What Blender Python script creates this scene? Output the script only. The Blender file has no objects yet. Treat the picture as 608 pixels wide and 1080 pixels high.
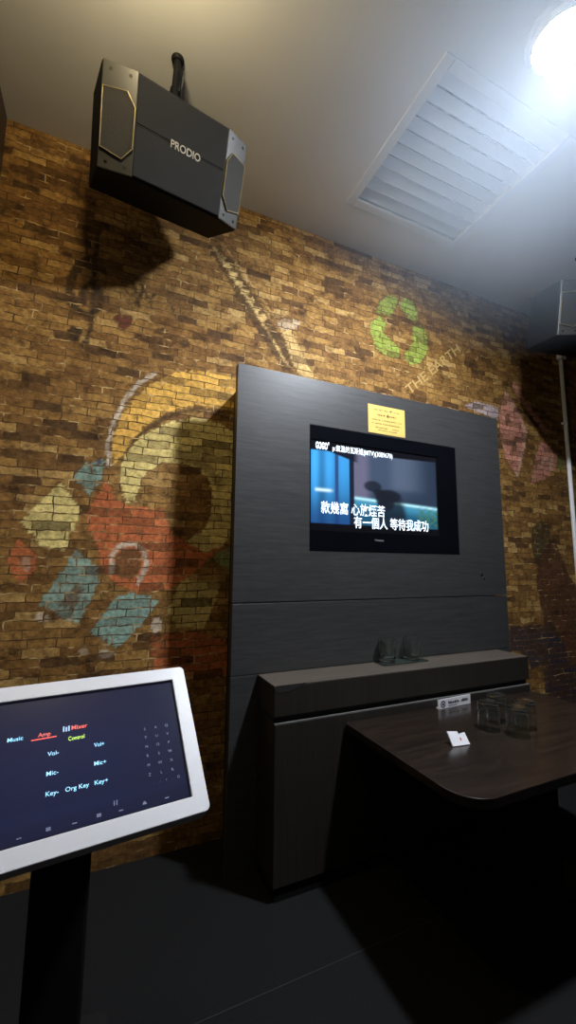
import bpy, bmesh, math, random
import numpy as np
from mathutils import Vector, Matrix

random.seed(7)
C = bpy.context.scene.collection
SC = bpy.context.scene

# ------------------------------------------------------------------ camera
# metres: x right along the brick wall, y towards it, z up; the phone is held at 1.2 m
F_PX, YAW, PITCH, ROLL = 433.15, 0.4193, 0.1284, 0.0094
cam = bpy.data.cameras.new('camera')
cam.sensor_fit = 'VERTICAL'
cam.sensor_height = 24.0
cam.lens = F_PX / 1080 * 24.0
cam.clip_start = 0.02
camo = bpy.data.objects.new('camera', cam)
C.objects.link(camo)
fw = Vector((math.sin(YAW) * math.cos(PITCH), math.cos(YAW) * math.cos(PITCH), math.sin(PITCH)))
rt = Vector((math.cos(YAW), -math.sin(YAW), 0))
up = rt.cross(fw)
r2 = math.cos(ROLL) * rt + math.sin(ROLL) * up
u2 = -math.sin(ROLL) * rt + math.cos(ROLL) * up
camo.matrix_world = Matrix(((r2.x, u2.x, -fw.x, 0), (r2.y, u2.y, -fw.y, 0), (r2.z, u2.z, -fw.z, 1.2), (0, 0, 0, 1)))
SC.camera = camo

# ------------------------------------------------------------------ world, exposure, lamp strengths
world = bpy.data.worlds.new('world')
SC.world = world
world.use_nodes = True
world.node_tree.nodes['Background'].inputs[0].default_value = (0.6, 0.7, 1, 1)
world.node_tree.nodes['Background'].inputs[1].default_value = 0.0
SC.view_settings.view_transform = 'Standard'
SC.view_settings.look = 'None'
SC.view_settings.gamma = 1
SC.view_settings.use_curve_mapping = False
SC.view_settings.exposure = 0.0
LAMP_COOL = 1650.0                     # emission of the lamp in view
LAMP_WARM = 140.0                      # emission of the warm globe lamp above the camera
LAMP_TILT = 23.0
COOL = (0.86, 0.92, 1.0)
WARM = (1.0, 0.82, 0.48)
LAMP_XY = (1.405, 0.745)
LAMP2_XY = (-0.03, 0.86)
HAZE = 0.085

XL, XR, YB, YF, ZC = -0.50, 4.0, 1.93, -3.4, 3.12     # room

# ------------------------------------------------------------------ materials
def lin(r, g, b):
    f = lambda c: (c / 255 / 12.92) if c / 255 <= 0.04045 else ((c / 255 + 0.055) / 1.055) ** 2.4
    return (f(r), f(g), f(b), 1)

def new_mat(name):
    m = bpy.data.materials.new(name)
    m.use_nodes = True
    nt = m.node_tree
    return m, nt, nt.nodes['Principled BSDF']

def N(nt, typ, **kw):
    n = nt.nodes.new(typ)
    for k, v in kw.items():
        if k.startswith('i_'):
            n.inputs[k[2:].replace('_', ' ')].default_value = v
        else:
            setattr(n, k, v)
    return n

def ramp(nt, fac, stops):
    r = nt.nodes.new('ShaderNodeValToRGB')
    e = r.color_ramp.elements
    while len(e) < len(stops):
        e.new(0.5)
    for el, (p, c) in zip(e, stops):
        el.position = p
        el.color = c if len(c) == 4 else (*c, 1)
    nt.links.new(fac, r.inputs[0])
    return r.outputs[0]

def plain(name, col, rough=0.5, metal=0.0, spec=0.5, bump=0.0, bscale=200, var=0.08, vscale=6):
    """a colour with slight procedural variation and optional fine bump"""
    m, nt, p = new_mat(name)
    tc = N(nt, 'ShaderNodeTexCoord')
    ns = N(nt, 'ShaderNodeTexNoise', i_Scale=vscale, i_Detail=4.0)
    nt.links.new(tc.outputs['Object'], ns.inputs['Vector'])
    c = col[:3]
    out = ramp(nt, ns.outputs[0], [(0.3, tuple(x * (1 - var) for x in c)), (0.7, tuple(min(1, x * (1 + var)) for x in c))])
    nt.links.new(out, p.inputs['Base Color'])
    p.inputs['Roughness'].default_value = rough
    p.inputs['Metallic'].default_value = metal
    p.inputs['Specular IOR Level'].default_value = spec
    if bump:
        n2 = N(nt, 'ShaderNodeTexNoise', i_Scale=float(bscale), i_Detail=3.0)
        nt.links.new(tc.outputs['Object'], n2.inputs['Vector'])
        b = N(nt, 'ShaderNodeBump', i_Strength=bump, i_Distance=0.002)
        nt.links.new(n2.outputs[0], b.inputs['Height'])
        nt.links.new(b.outputs[0], p.inputs['Normal'])
    return m

def wood(name, dark, light, stretch=(3, 60, 60), rough=0.4, spec=0.5, bump=0.15):
    m, nt, p = new_mat(name)
    tc = N(nt, 'ShaderNodeTexCoord')
    mp = N(nt, 'ShaderNodeMapping')
    mp.inputs['Scale'].default_value = stretch
    nt.links.new(tc.outputs['Object'], mp.inputs[0])
    ns = N(nt, 'ShaderNodeTexNoise', i_Scale=1.0, i_Detail=6.0, i_Roughness=0.65, i_Distortion=0.4)
    nt.links.new(mp.outputs[0], ns.inputs['Vector'])
    n3 = N(nt, 'ShaderNodeTexNoise', i_Scale=3.5, i_Detail=4.0, i_Roughness=0.6)
    nt.links.new(mp.outputs[0], n3.inputs['Vector'])
    mx = N(nt, 'ShaderNodeMath', operation='MULTIPLY_ADD')
    nt.links.new(n3.outputs[0], mx.inputs[0])
    mx.inputs[1].default_value = 0.5
    nt.links.new(ns.outputs[0], mx.inputs[2])
    out = ramp(nt, mx.outputs[0], [(0.5, dark), (1.0, light)])
    nt.links.new(out, p.inputs['Base Color'])
    p.inputs['Roughness'].default_value = rough
    p.inputs['Specular IOR Level'].default_value = spec
    b = N(nt, 'ShaderNodeBump', i_Strength=bump, i_Distance=0.001)
    nt.links.new(ns.outputs[0], b.inputs['Height'])
    nt.links.new(b.outputs[0], p.inputs['Normal'])
    return m

def emit(name, col, strength):
    m, nt, p = new_mat(name)
    p.inputs['Base Color'].default_value = (*col[:3], 1)
    p.inputs['Emission Color'].default_value = (*col[:3], 1)
    p.inputs['Emission Strength'].default_value = strength
    return m

def attr_screen(name, strength, rough=0.08, spec=0.5):
    """a lit display: the picture is a colour attribute on its mesh, behind dark glass"""
    m, nt, p = new_mat(name)
    a = N(nt, 'ShaderNodeAttribute', attribute_name='picture')
    p.inputs['Base Color'].default_value = (0.006, 0.006, 0.008, 1)
    p.inputs['Roughness'].default_value = rough
    p.inputs['Specular IOR Level'].default_value = spec
    nt.links.new(a.outputs['Color'], p.inputs['Emission Color'])
    p.inputs['Emission Strength'].default_value = strength
    return m

def brick_mat():
    m, nt, p = new_mat('printed_brick_wallpaper')
    L = nt.links
    geo = N(nt, 'ShaderNodeTexCoord')
    sep = N(nt, 'ShaderNodeSeparateXYZ')
    L.new(geo.outputs['Object'], sep.inputs[0])
    comb = N(nt, 'ShaderNodeCombineXYZ')
    L.new(sep.outputs['X'], comb.inputs['X'])
    L.new(sep.outputs['Z'], comb.inputs['Y'])
    wob = N(nt, 'ShaderNodeTexNoise', i_Scale=14.0, i_Detail=3.0)
    L.new(comb.outputs[0], wob.inputs['Vector'])
    sub = N(nt, 'ShaderNodeVectorMath', operation='SUBTRACT')
    L.new(wob.outputs['Color'], sub.inputs[0])
    sub.inputs[1].default_value = (0.5, 0.5, 0.5)
    scl = N(nt, 'ShaderNodeVectorMath', operation='SCALE')
    L.new(sub.outputs[0], scl.inputs[0])
    scl.inputs['Scale'].default_value = 0.022
    add = N(nt, 'ShaderNodeVectorMath', operation='ADD')
    L.new(comb.outputs[0], add.inputs[0])
    L.new(scl.outputs[0], add.inputs[1])
    br = N(nt, 'ShaderNodeTexBrick', offset=0.5, squash=0.75, squash_frequency=3)
    br.inputs['Color1'].default_value = (0, 0, 0, 1)
    br.inputs['Color2'].default_value = (1, 1, 1, 1)
    br.inputs['Mortar'].default_value = (0.5, 0.5, 0.5, 1)
    br.inputs['Scale'].default_value = 1.0
    br.inputs['Mortar Size'].default_value = 0.0028
    br.inputs['Mortar Smooth'].default_value = 0.35
    br.inputs['Bias'].default_value = 0.0
    br.inputs['Brick Width'].default_value = 0.135
    br.inputs['Row Height'].default_value = 0.036
    L.new(add.outputs[0], br.inputs['Vector'])
    pal = ramp(nt, br.outputs['Color'], [(0.0, (0.085, 0.042, 0.014)), (0.2, (0.19, 0.092, 0.024)), (0.5, (0.255, 0.132, 0.034)),
                                         (0.85, (0.33, 0.182, 0.048)), (1.0, (0.47, 0.29, 0.10))])
    blot = N(nt, 'ShaderNodeTexNoise', i_Scale=11.0, i_Detail=8.0, i_Roughness=0.7)
    L.new(add.outputs[0], blot.inputs['Vector'])
    bl = ramp(nt, blot.outputs[0], [(0.33, (0.22, 0.19, 0.16)), (0.45, (0.75, 0.72, 0.68)), (0.55, (1.0, 1.0, 1.0)), (0.75, (1.2, 1.2, 1.2))])
    fine = N(nt, 'ShaderNodeTexNoise', i_Scale=48.0, i_Detail=6.0, i_Roughness=0.72)
    L.new(comb.outputs[0], fine.inputs['Vector'])
    fi = ramp(nt, fine.outputs[0], [(0.3, (0.42, 0.41, 0.40)), (0.62, (1.2, 1.2, 1.2))])
    mul = N(nt, 'ShaderNodeMix', data_type='RGBA', blend_type='MULTIPLY')
    mul.inputs[0].default_value = 1
    L.new(pal, mul.inputs[6]); L.new(bl, mul.inputs[7])
    mul2 = N(nt, 'ShaderNodeMix', data_type='RGBA', blend_type='MULTIPLY')
    mul2.inputs[0].default_value = 1
    L.new(mul.outputs[2], mul2.inputs[6]); L.new(fi, mul2.inputs[7])
    # mural paint and painted-in lower-right shade kept in a colour attribute (alpha = cover), broken up by the brick relief
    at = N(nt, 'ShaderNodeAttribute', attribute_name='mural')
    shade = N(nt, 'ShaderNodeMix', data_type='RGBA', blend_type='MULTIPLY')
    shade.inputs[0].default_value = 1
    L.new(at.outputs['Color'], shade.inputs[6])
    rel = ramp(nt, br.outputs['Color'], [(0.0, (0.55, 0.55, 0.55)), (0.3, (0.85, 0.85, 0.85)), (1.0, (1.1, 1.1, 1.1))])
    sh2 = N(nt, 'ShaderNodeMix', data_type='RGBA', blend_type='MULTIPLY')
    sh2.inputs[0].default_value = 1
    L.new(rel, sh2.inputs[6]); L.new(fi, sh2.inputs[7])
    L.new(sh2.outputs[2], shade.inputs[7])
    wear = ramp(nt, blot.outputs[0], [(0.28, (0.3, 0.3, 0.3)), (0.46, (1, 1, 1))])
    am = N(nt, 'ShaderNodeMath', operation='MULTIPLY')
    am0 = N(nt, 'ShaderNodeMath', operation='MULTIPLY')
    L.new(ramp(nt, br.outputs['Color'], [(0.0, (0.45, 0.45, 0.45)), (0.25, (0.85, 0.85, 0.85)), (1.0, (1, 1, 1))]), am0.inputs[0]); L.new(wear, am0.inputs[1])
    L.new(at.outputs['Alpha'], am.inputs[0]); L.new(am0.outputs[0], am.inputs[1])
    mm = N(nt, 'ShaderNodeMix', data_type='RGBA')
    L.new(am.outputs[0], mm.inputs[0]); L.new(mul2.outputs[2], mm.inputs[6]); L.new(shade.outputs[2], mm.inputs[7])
    # mortar lines
    mo = N(nt, 'ShaderNodeMix', data_type='RGBA')
    L.new(br.outputs['Fac'], mo.inputs[0]); L.new(mm.outputs[2], mo.inputs[6])
    mn = N(nt, 'ShaderNodeTexNoise', i_Scale=16.0, i_Detail=3.0)
    L.new(comb.outputs[0], mn.inputs['Vector'])
    L.new(ramp(nt, mn.outputs[0], [(0.42, (0.06, 0.03, 0.01)), (0.55, (0.14, 0.075, 0.025)), (0.68, (0.5, 0.34, 0.15))]), mo.inputs[7])
    L.new(mo.outputs[2], p.inputs['Base Color'])
    p.inputs['Roughness'].default_value = 0.75
    p.inputs['Specular IOR Level'].default_value = 0.2
    return m

def glass_mat(name):
    m, nt, p = new_mat(name)
    p.inputs['Base Color'].default_value = (0.95, 1.0, 0.97, 1)
    p.inputs['Roughness'].default_value = 0.02
    p.inputs['IOR'].default_value = 1.48
    p.inputs['Transmission Weight'].default_value = 1.0
    return m

M = dict(
    brick=brick_mat(),
    ceiling=plain('painted_ceiling', (0.66, 0.65, 0.62), 0.8, bump=0.1, bscale=120, var=0.04, vscale=3),
    dark_wall=plain('dark_brown_wall', (0.045, 0.028, 0.018), 0.6),
    floor=plain('dark_grey_carpet', (0.0042, 0.0042, 0.0045), 0.9, spec=0.2, bump=0.8, bscale=260, var=0.35, vscale=150),
    joint=plain('carpet_joint', (0.014, 0.014, 0.0148), 0.9),
    panel=wood('charcoal_laminate', (0.019, 0.019, 0.0192), (0.044, 0.0437, 0.0442), (5, 60, 70), 0.42),
    panel_core=plain('black_board_core', (0.012, 0.012, 0.013), 0.7),
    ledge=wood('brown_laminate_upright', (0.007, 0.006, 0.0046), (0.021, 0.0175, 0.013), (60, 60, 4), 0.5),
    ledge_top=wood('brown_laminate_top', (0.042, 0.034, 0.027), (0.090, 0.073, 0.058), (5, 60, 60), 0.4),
    table=wood('walnut_laminate', (0.005, 0.0033, 0.0027), (0.023, 0.0145, 0.0105), (4, 45, 45), 0.22, 0.6, 0.08),
    black=plain('black_plastic', (0.008, 0.008, 0.009), 0.25),
    tv_gloss=plain('glossy_black_bezel', (0.0025, 0.003, 0.0045), 0.06, spec=.35),
    black_metal=plain('black_powder_coat', (0.004, 0.004, 0.0045), 0.6, spec=.25),
    chip=plain('chipped_board', (0.006, 0.005, 0.004), 0.9),
    cabinet=plain('black_textured_cabinet', (0.007, 0.0075, 0.008), 0.7, spec=.12, bump=0.5, bscale=300),
    grille=plain('charcoal_grille_cloth', (0.014, 0.0142, 0.0145), 0.9, spec=0.2, bump=0.8, bscale=900),
    horn=plain('grey_horn_plastic', (0.032, 0.030, 0.025), 0.35, var=0.05),
    mesh=plain('dark_mesh_grille', (0.015, 0.0135, 0.010), 0.6, spec=.3, bump=1.0, bscale=700),
    brass=plain('pale_gilt_edging', (0.42, 0.33, 0.17), 0.3, metal=0.6),
    logo=plain('silver_lettering', (0.34, 0.31, 0.25), 0.4, metal=0.2),
    white=plain('white_plastic', (0.53, 0.53, 0.56), 0.35, var=0.02),
    conduit=plain('white_conduit', (0.82, 0.82, 0.83), 0.4, var=0.04),
    vent=plain('white_vent_metal', (0.62, 0.63, 0.64), 0.4, var=0.02),
    vent_dark=plain('vent_shaft', (0.03, 0.03, 0.033), 0.8),
    notice=plain('gold_notice_card', (0.62, 0.42, 0.11), 0.45, var=0.05),
    ink=plain('dark_brown_ink', (0.10, 0.055, 0.012), 0.6),
    ink_black=plain('black_ink', (0.01, 0.01, 0.015), 0.6),
    paper=plain('white_card', (0.60, 0.60, 0.63), 0.6, var=0.03, vscale=30),
    red_ink=plain('red_ink', (0.45, 0.12, 0.14), 0.6),
    chrome=plain('chrome', (0.75, 0.75, 0.75), 0.15, metal=1.0),
    gilt_paint=plain('ochre_wall_lettering', (0.42, 0.27, 0.085), 0.7),
    glass=glass_mat('clear_glass'),
    tray=plain('dark_green_tray', (0.02, 0.028, 0.022), 0.25),
    cable=plain('black_cable', (0.01, 0.01, 0.01), 0.5),
)
MURAL_AND_SHADE = [
('p',(0.8,0.46,0.09),0.8,0.000,[(0.007,1.665),(0.005,1.751),(0.031,1.851),(0.085,1.955),(0.164,2.048),(0.269,2.117),(0.406,2.150),(0.562,2.142),(0.567,1.957),(0.484,1.963),(0.357,1.961),(0.256,1.920),(0.153,1.844),(0.095,1.768),(0.056,1.688),(0.024,1.633)]),
('l',(0.62,0.52,0.4),0.95,0.017,[(-0.003,1.630),(-0.016,1.714),(0.005,1.825),(0.046,1.939),(0.106,2.032),(0.170,2.087)]),
('l',(0.014,0.009,0.005),0.7,0.018,[(0.054,1.653),(0.089,1.745),(0.158,1.826),(0.257,1.901),(0.362,1.942),(0.484,1.938),(0.568,1.917)]),
('p',(0.58,0.14,0.05),0.8,0.000,[(-0.082,1.403),(-0.007,1.570),(0.033,1.481),(0.093,1.451),(0.230,1.452),(0.290,1.333),(0.424,1.262),(0.523,1.291),(0.388,1.165),(0.285,1.085),(0.145,1.071),(0.039,1.120),(-0.010,1.188),(-0.026,1.268),(-0.066,1.335)]),
('p',(0.74,0.6,0.22),0.85,0.000,[(0.085,1.455),(0.049,1.528),(0.041,1.613),(0.067,1.698),(0.127,1.781),(0.228,1.855),(0.359,1.904),(0.486,1.895),(0.575,1.849),(0.587,1.363),(0.519,1.287),(0.428,1.253),(0.343,1.308),(0.411,1.355),(0.454,1.425),(0.465,1.518),(0.439,1.599),(0.382,1.653),(0.302,1.672),(0.225,1.664),(0.168,1.626),(0.138,1.579),(0.125,1.513)]),
('p',(0.014,0.009,0.005),0.45,0.000,[(0.272,1.751),(0.412,1.713),(0.509,1.615),(0.497,1.543),(0.438,1.631),(0.346,1.677),(0.275,1.678)]),
('p',(0.12,0.06,0.02),0.8,0.000,[(0.044,1.160),(0.047,1.229),(0.076,1.267),(0.118,1.272),(0.151,1.248),(0.157,1.198),(0.129,1.136),(0.076,1.128)]),
('l',(0.62,0.52,0.4),0.95,0.016,[(0.036,1.160),(0.032,1.229),(0.060,1.278),(0.113,1.288),(0.162,1.260),(0.177,1.198),(0.146,1.115)]),
('p',(0.74,0.6,0.22),0.85,0.000,[(-0.183,1.537),(-0.097,1.422),(-0.149,1.249),(-0.235,1.266),(-0.314,1.363)]),
('p',(0.24,0.42,0.36),0.8,0.000,[(-0.139,1.565),(-0.096,1.632),(-0.016,1.654),(-0.029,1.568),(-0.069,1.485)]),
('p',(0.04,0.06,0.14),0.8,0.000,[(-0.064,1.640),(-0.038,1.651),(-0.036,1.622),(-0.058,1.615)]),
('p',(0.24,0.42,0.36),0.75,0.000,[(-0.224,1.037),(-0.129,1.215),(-0.104,1.258),(-0.020,1.184),(-0.009,1.117),(-0.077,0.952),(-0.143,0.978)]),
('p',(0.13,0.07,0.03),0.8,0.000,[(-0.154,1.031),(-0.095,1.125),(-0.071,1.086),(-0.098,1.006)]),
('p',(0.24,0.42,0.36),0.85,0.000,[(-0.036,0.916),(0.065,1.064),(0.129,1.075),(0.241,1.044),(0.171,0.940),(0.077,0.844)]),
('p',(0.74,0.6,0.22),0.75,0.000,[(0.333,1.131),(0.524,1.121),(0.445,0.902),(0.325,0.916),(0.268,0.989)]),
('p',(0.16,0.27,0.12),0.75,0.000,[(0.461,1.223),(0.574,1.307),(0.578,1.161)]),
('p',(0.58,0.14,0.05),0.75,0.000,[(-0.349,1.211),(-0.315,1.294),(-0.249,1.232),(-0.249,1.149),(-0.295,1.119),(-0.337,1.167)]),
('p',(0.58,0.14,0.05),0.7,0.000,[(0.205,0.886),(0.293,0.898),(0.437,0.890),(0.573,0.834),(0.578,0.688),(0.229,0.722)]),
('p',(0.62,0.52,0.4),0.6,0.000,[(-0.177,0.979),(-0.180,0.970),(-0.191,0.964),(-0.205,0.962),(-0.220,0.965),(-0.232,0.973),(-0.236,0.982),(-0.233,0.991),(-0.223,0.997),(-0.208,0.999),(-0.193,0.996),(-0.182,0.989)]),
('p',(0.62,0.52,0.4),0.6,0.000,[(0.071,0.821),(0.067,0.810),(0.056,0.802),(0.040,0.800),(0.023,0.805),(0.011,0.814),(0.006,0.826),(0.009,0.837),(0.021,0.845),(0.037,0.846),(0.053,0.842),(0.066,0.833)]),
('p',(0.62,0.52,0.4),0.75,0.000,[(0.255,0.928),(0.252,0.910),(0.244,0.897),(0.232,0.893),(0.220,0.898),(0.211,0.912),(0.207,0.931),(0.209,0.949),(0.217,0.962),(0.229,0.966),(0.241,0.961),(0.251,0.947)]),
('p',(0.62,0.52,0.4),0.5,0.000,[(-0.031,0.836),(-0.033,0.829),(-0.040,0.824),(-0.051,0.823),(-0.061,0.825),(-0.069,0.832),(-0.073,0.839),(-0.070,0.847),(-0.063,0.852),(-0.053,0.853),(-0.042,0.850),(-0.034,0.844)]),
('p',(0.62,0.52,0.4),0.4,0.000,[(-0.259,1.201),(-0.261,1.186),(-0.267,1.175),(-0.277,1.171),(-0.286,1.175),(-0.294,1.186),(-0.298,1.201),(-0.297,1.216),(-0.291,1.227),(-0.281,1.231),(-0.271,1.227),(-0.263,1.216)]),
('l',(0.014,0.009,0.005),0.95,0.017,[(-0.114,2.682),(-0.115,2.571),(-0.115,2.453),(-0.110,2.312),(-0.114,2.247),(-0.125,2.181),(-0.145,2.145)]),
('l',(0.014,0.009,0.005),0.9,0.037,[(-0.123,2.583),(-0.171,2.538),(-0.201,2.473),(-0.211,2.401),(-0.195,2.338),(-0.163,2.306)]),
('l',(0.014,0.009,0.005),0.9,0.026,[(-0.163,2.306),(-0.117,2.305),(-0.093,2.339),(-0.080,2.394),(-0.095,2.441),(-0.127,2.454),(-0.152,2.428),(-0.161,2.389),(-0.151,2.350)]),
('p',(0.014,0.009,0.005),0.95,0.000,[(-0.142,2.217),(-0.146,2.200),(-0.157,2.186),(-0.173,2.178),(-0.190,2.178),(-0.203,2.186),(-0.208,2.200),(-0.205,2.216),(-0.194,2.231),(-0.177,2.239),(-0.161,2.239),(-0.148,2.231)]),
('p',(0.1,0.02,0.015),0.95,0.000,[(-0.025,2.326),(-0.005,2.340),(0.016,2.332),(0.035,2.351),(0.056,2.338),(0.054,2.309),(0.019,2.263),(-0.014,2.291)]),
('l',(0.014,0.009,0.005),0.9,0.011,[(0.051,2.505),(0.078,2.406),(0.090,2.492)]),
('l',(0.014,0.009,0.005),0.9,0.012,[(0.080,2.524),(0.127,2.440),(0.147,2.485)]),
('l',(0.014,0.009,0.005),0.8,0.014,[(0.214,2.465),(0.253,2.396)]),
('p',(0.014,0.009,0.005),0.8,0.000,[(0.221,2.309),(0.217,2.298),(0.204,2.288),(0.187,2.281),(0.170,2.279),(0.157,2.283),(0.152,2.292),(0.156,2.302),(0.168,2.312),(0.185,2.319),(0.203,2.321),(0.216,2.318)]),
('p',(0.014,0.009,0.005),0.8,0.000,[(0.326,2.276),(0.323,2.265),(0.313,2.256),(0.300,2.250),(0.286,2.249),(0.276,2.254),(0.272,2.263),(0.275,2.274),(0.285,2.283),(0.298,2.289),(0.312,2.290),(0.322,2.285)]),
('p',(0.014,0.009,0.005),0.7,0.000,[(0.407,2.817),(0.456,2.856),(0.693,2.581),(0.932,2.289),(0.830,2.234),(0.620,2.491)]),
('l',(0.62,0.42,0.16),0.9,0.013,[(0.427,2.824),(0.650,2.553),(0.852,2.272)]),
('l',(0.62,0.42,0.16),0.6,0.011,[(0.476,2.863),(0.714,2.599),(0.944,2.302)]),
('p',(0.62,0.42,0.16),0.9,0.000,[(0.491,2.792),(0.488,2.782),(0.480,2.773),(0.468,2.767),(0.457,2.765),(0.449,2.769),(0.446,2.776),(0.448,2.786),(0.456,2.795),(0.467,2.801),(0.479,2.803),(0.487,2.799)]),
('p',(0.62,0.42,0.16),0.9,0.000,[(0.523,2.754),(0.521,2.744),(0.512,2.735),(0.501,2.729),(0.490,2.727),(0.481,2.731),(0.478,2.739),(0.481,2.748),(0.489,2.757),(0.500,2.763),(0.512,2.765),(0.520,2.761)]),
('p',(0.62,0.42,0.16),0.9,0.000,[(0.556,2.715),(0.554,2.706),(0.545,2.697),(0.534,2.691),(0.522,2.689),(0.514,2.693),(0.511,2.701),(0.513,2.710),(0.522,2.719),(0.533,2.725),(0.545,2.727),(0.553,2.723)]),
('p',(0.62,0.42,0.16),0.9,0.000,[(0.590,2.677),(0.587,2.667),(0.579,2.658),(0.567,2.652),(0.555,2.651),(0.547,2.655),(0.543,2.662),(0.546,2.672),(0.555,2.681),(0.566,2.687),(0.578,2.688),(0.587,2.684)]),
('p',(0.62,0.42,0.16),0.9,0.000,[(0.623,2.638),(0.621,2.628),(0.612,2.619),(0.600,2.613),(0.589,2.612),(0.580,2.616),(0.577,2.624),(0.579,2.633),(0.588,2.642),(0.599,2.648),(0.611,2.649),(0.620,2.646)]),
('p',(0.62,0.42,0.16),0.9,0.000,[(0.657,2.599),(0.654,2.589),(0.646,2.580),(0.634,2.574),(0.622,2.573),(0.613,2.577),(0.610,2.585),(0.613,2.594),(0.621,2.603),(0.633,2.609),(0.645,2.610),(0.654,2.606)]),
('p',(0.62,0.42,0.16),0.9,0.000,[(0.692,2.559),(0.688,2.550),(0.680,2.541),(0.668,2.535),(0.656,2.534),(0.647,2.538),(0.644,2.546),(0.647,2.555),(0.655,2.564),(0.667,2.570),(0.679,2.571),(0.688,2.567)]),
('p',(0.62,0.42,0.16),0.9,0.000,[(0.726,2.519),(0.723,2.510),(0.714,2.501),(0.702,2.495),(0.690,2.494),(0.681,2.498),(0.677,2.506),(0.681,2.516),(0.689,2.524),(0.701,2.530),(0.713,2.531),(0.723,2.527)]),
('p',(0.62,0.42,0.16),0.75,0.000,[(0.816,2.449),(0.861,2.494),(0.931,2.389),(0.979,2.299),(1.051,2.224),(0.933,2.201),(0.874,2.309)]),
('p',(0.62,0.42,0.16),0.55,0.000,[(0.860,2.584),(0.853,2.568),(0.832,2.552),(0.804,2.540),(0.776,2.537),(0.756,2.541),(0.748,2.553),(0.755,2.569),(0.775,2.584),(0.803,2.596),(0.832,2.600),(0.853,2.596)]),
('p',(0.6,0.5,0.38),0.5,0.000,[(0.931,2.535),(0.920,2.515),(0.893,2.496),(0.856,2.482),(0.819,2.477),(0.792,2.482),(0.782,2.496),(0.792,2.515),(0.818,2.534),(0.855,2.549),(0.892,2.554),(0.920,2.549)]),
('p',(0.26,0.38,0.06),0.85,0.000,[(1.435,2.742),(1.472,2.829),(1.532,2.891),(1.621,2.898),(1.589,2.817),(1.557,2.744),(1.492,2.752)]),
('p',(0.26,0.38,0.06),0.85,0.000,[(1.619,2.845),(1.675,2.920),(1.736,2.905),(1.773,2.836),(1.754,2.751),(1.685,2.779)]),
('p',(0.26,0.38,0.06),0.85,0.000,[(1.714,2.721),(1.801,2.764),(1.853,2.678),(1.841,2.576),(1.774,2.483),(1.697,2.467),(1.638,2.498),(1.693,2.574),(1.733,2.622)]),
('p',(0.26,0.38,0.06),0.85,0.000,[(1.398,2.664),(1.463,2.737),(1.512,2.707),(1.496,2.627),(1.546,2.595),(1.618,2.563),(1.608,2.485),(1.513,2.476),(1.444,2.503),(1.397,2.590)]),
('p',(0.6,0.24,0.19),0.8,0.000,[(2.552,2.445),(2.480,2.271),(2.475,2.084),(2.511,1.960),(2.606,1.841),(2.670,1.896),(2.737,2.078),(2.768,2.189),(2.707,2.294),(2.626,2.402)]),
('p',(0.06,0.035,0.015),0.75,0.000,[(2.537,2.266),(2.587,2.288),(2.591,2.219),(2.540,2.183)]),
('p',(0.06,0.035,0.015),0.75,0.000,[(2.600,2.102),(2.652,2.130),(2.633,2.030),(2.582,2.002)]),
('l',(0.6,0.24,0.19),0.7,0.054,[(2.656,2.508),(2.775,2.377),(2.959,2.216)]),
('l',(0.62,0.52,0.4),0.35,0.026,[(2.561,2.440),(2.685,2.276),(2.746,2.171),(2.689,1.995),(2.625,1.836)]),
('p',(0.6,0.24,0.19),0.75,0.000,[(2.896,2.128),(3.097,2.088),(3.060,1.952),(2.940,1.846),(2.759,1.787),(2.816,1.953)]),
('l',(0.62,0.52,0.4),0.4,0.023,[(2.886,1.933),(2.947,2.011),(2.981,1.929),(3.037,2.036)]),
('p',(0.45,0.38,0.42),0.8,0.000,[(2.138,2.267),(2.255,2.321),(2.475,2.319),(2.466,2.213),(2.303,2.242)]),
('p',(0.012,0.02,0.012),0.85,0.000,[(2.748,1.481),(2.855,1.540),(2.934,1.496),(2.936,1.325),(2.862,1.216),(2.761,1.209),(2.726,1.353)]),
('p',(0.05,0.012,0.012),0.85,0.000,[(2.785,1.255),(2.968,1.429),(3.037,1.293),(3.107,1.157),(3.242,0.998),(3.120,0.077),(2.754,0.130),(2.829,0.548),(2.816,0.788),(2.781,0.930),(2.749,1.092)]),  # maroon figure, its lower part painting in the shade on the wall
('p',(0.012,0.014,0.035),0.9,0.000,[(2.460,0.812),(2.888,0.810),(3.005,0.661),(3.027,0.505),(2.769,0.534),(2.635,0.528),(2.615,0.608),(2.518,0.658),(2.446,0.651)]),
('p',(0.012,0.014,0.035),0.85,0.000,[(2.768,0.522),(3.178,0.518),(3.120,0.077),(2.764,0.129)]),  # shaded foot of the wall, painted in as dark colour
('p',(0.1,0.2,0.06),0.6,0.000,[(3.081,2.042),(3.168,2.022),(3.133,1.915),(3.071,1.953)])]

# ------------------------------------------------------------------ mesh helpers
def box(bm, x0, x1, y0, y1, z0, z1, mtx=None):
    vs = [bm.verts.new((x, y, z)) for z in (z0, z1) for y in (y0, y1) for x in (x0, x1)]
    if mtx is not None:
        for v in vs:
            v.co = mtx @ v.co
    for f in ((0, 2, 3, 1), (4, 5, 7, 6), (0, 1, 5, 4), (2, 6, 7, 3), (0, 4, 6, 2), (1, 3, 7, 5)):
        bm.faces.new([vs[i] for i in f])

def prism(bm, pts, z0, z1, mtx=None):
    """extrude a 2-D outline (counter-clockwise) from z0 to z1"""
    a = [bm.verts.new((x, y, z0)) for x, y in pts]
    b = [bm.verts.new((x, y, z1)) for x, y in pts]
    n = len(pts)
    bm.faces.new(a[::-1]); bm.faces.new(b)
    for i in range(n):
        bm.faces.new((a[i], a[(i + 1) % n], b[(i + 1) % n], b[i]))
    if mtx is not None:
        for v in a + b:
            v.co = mtx @ v.co

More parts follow.
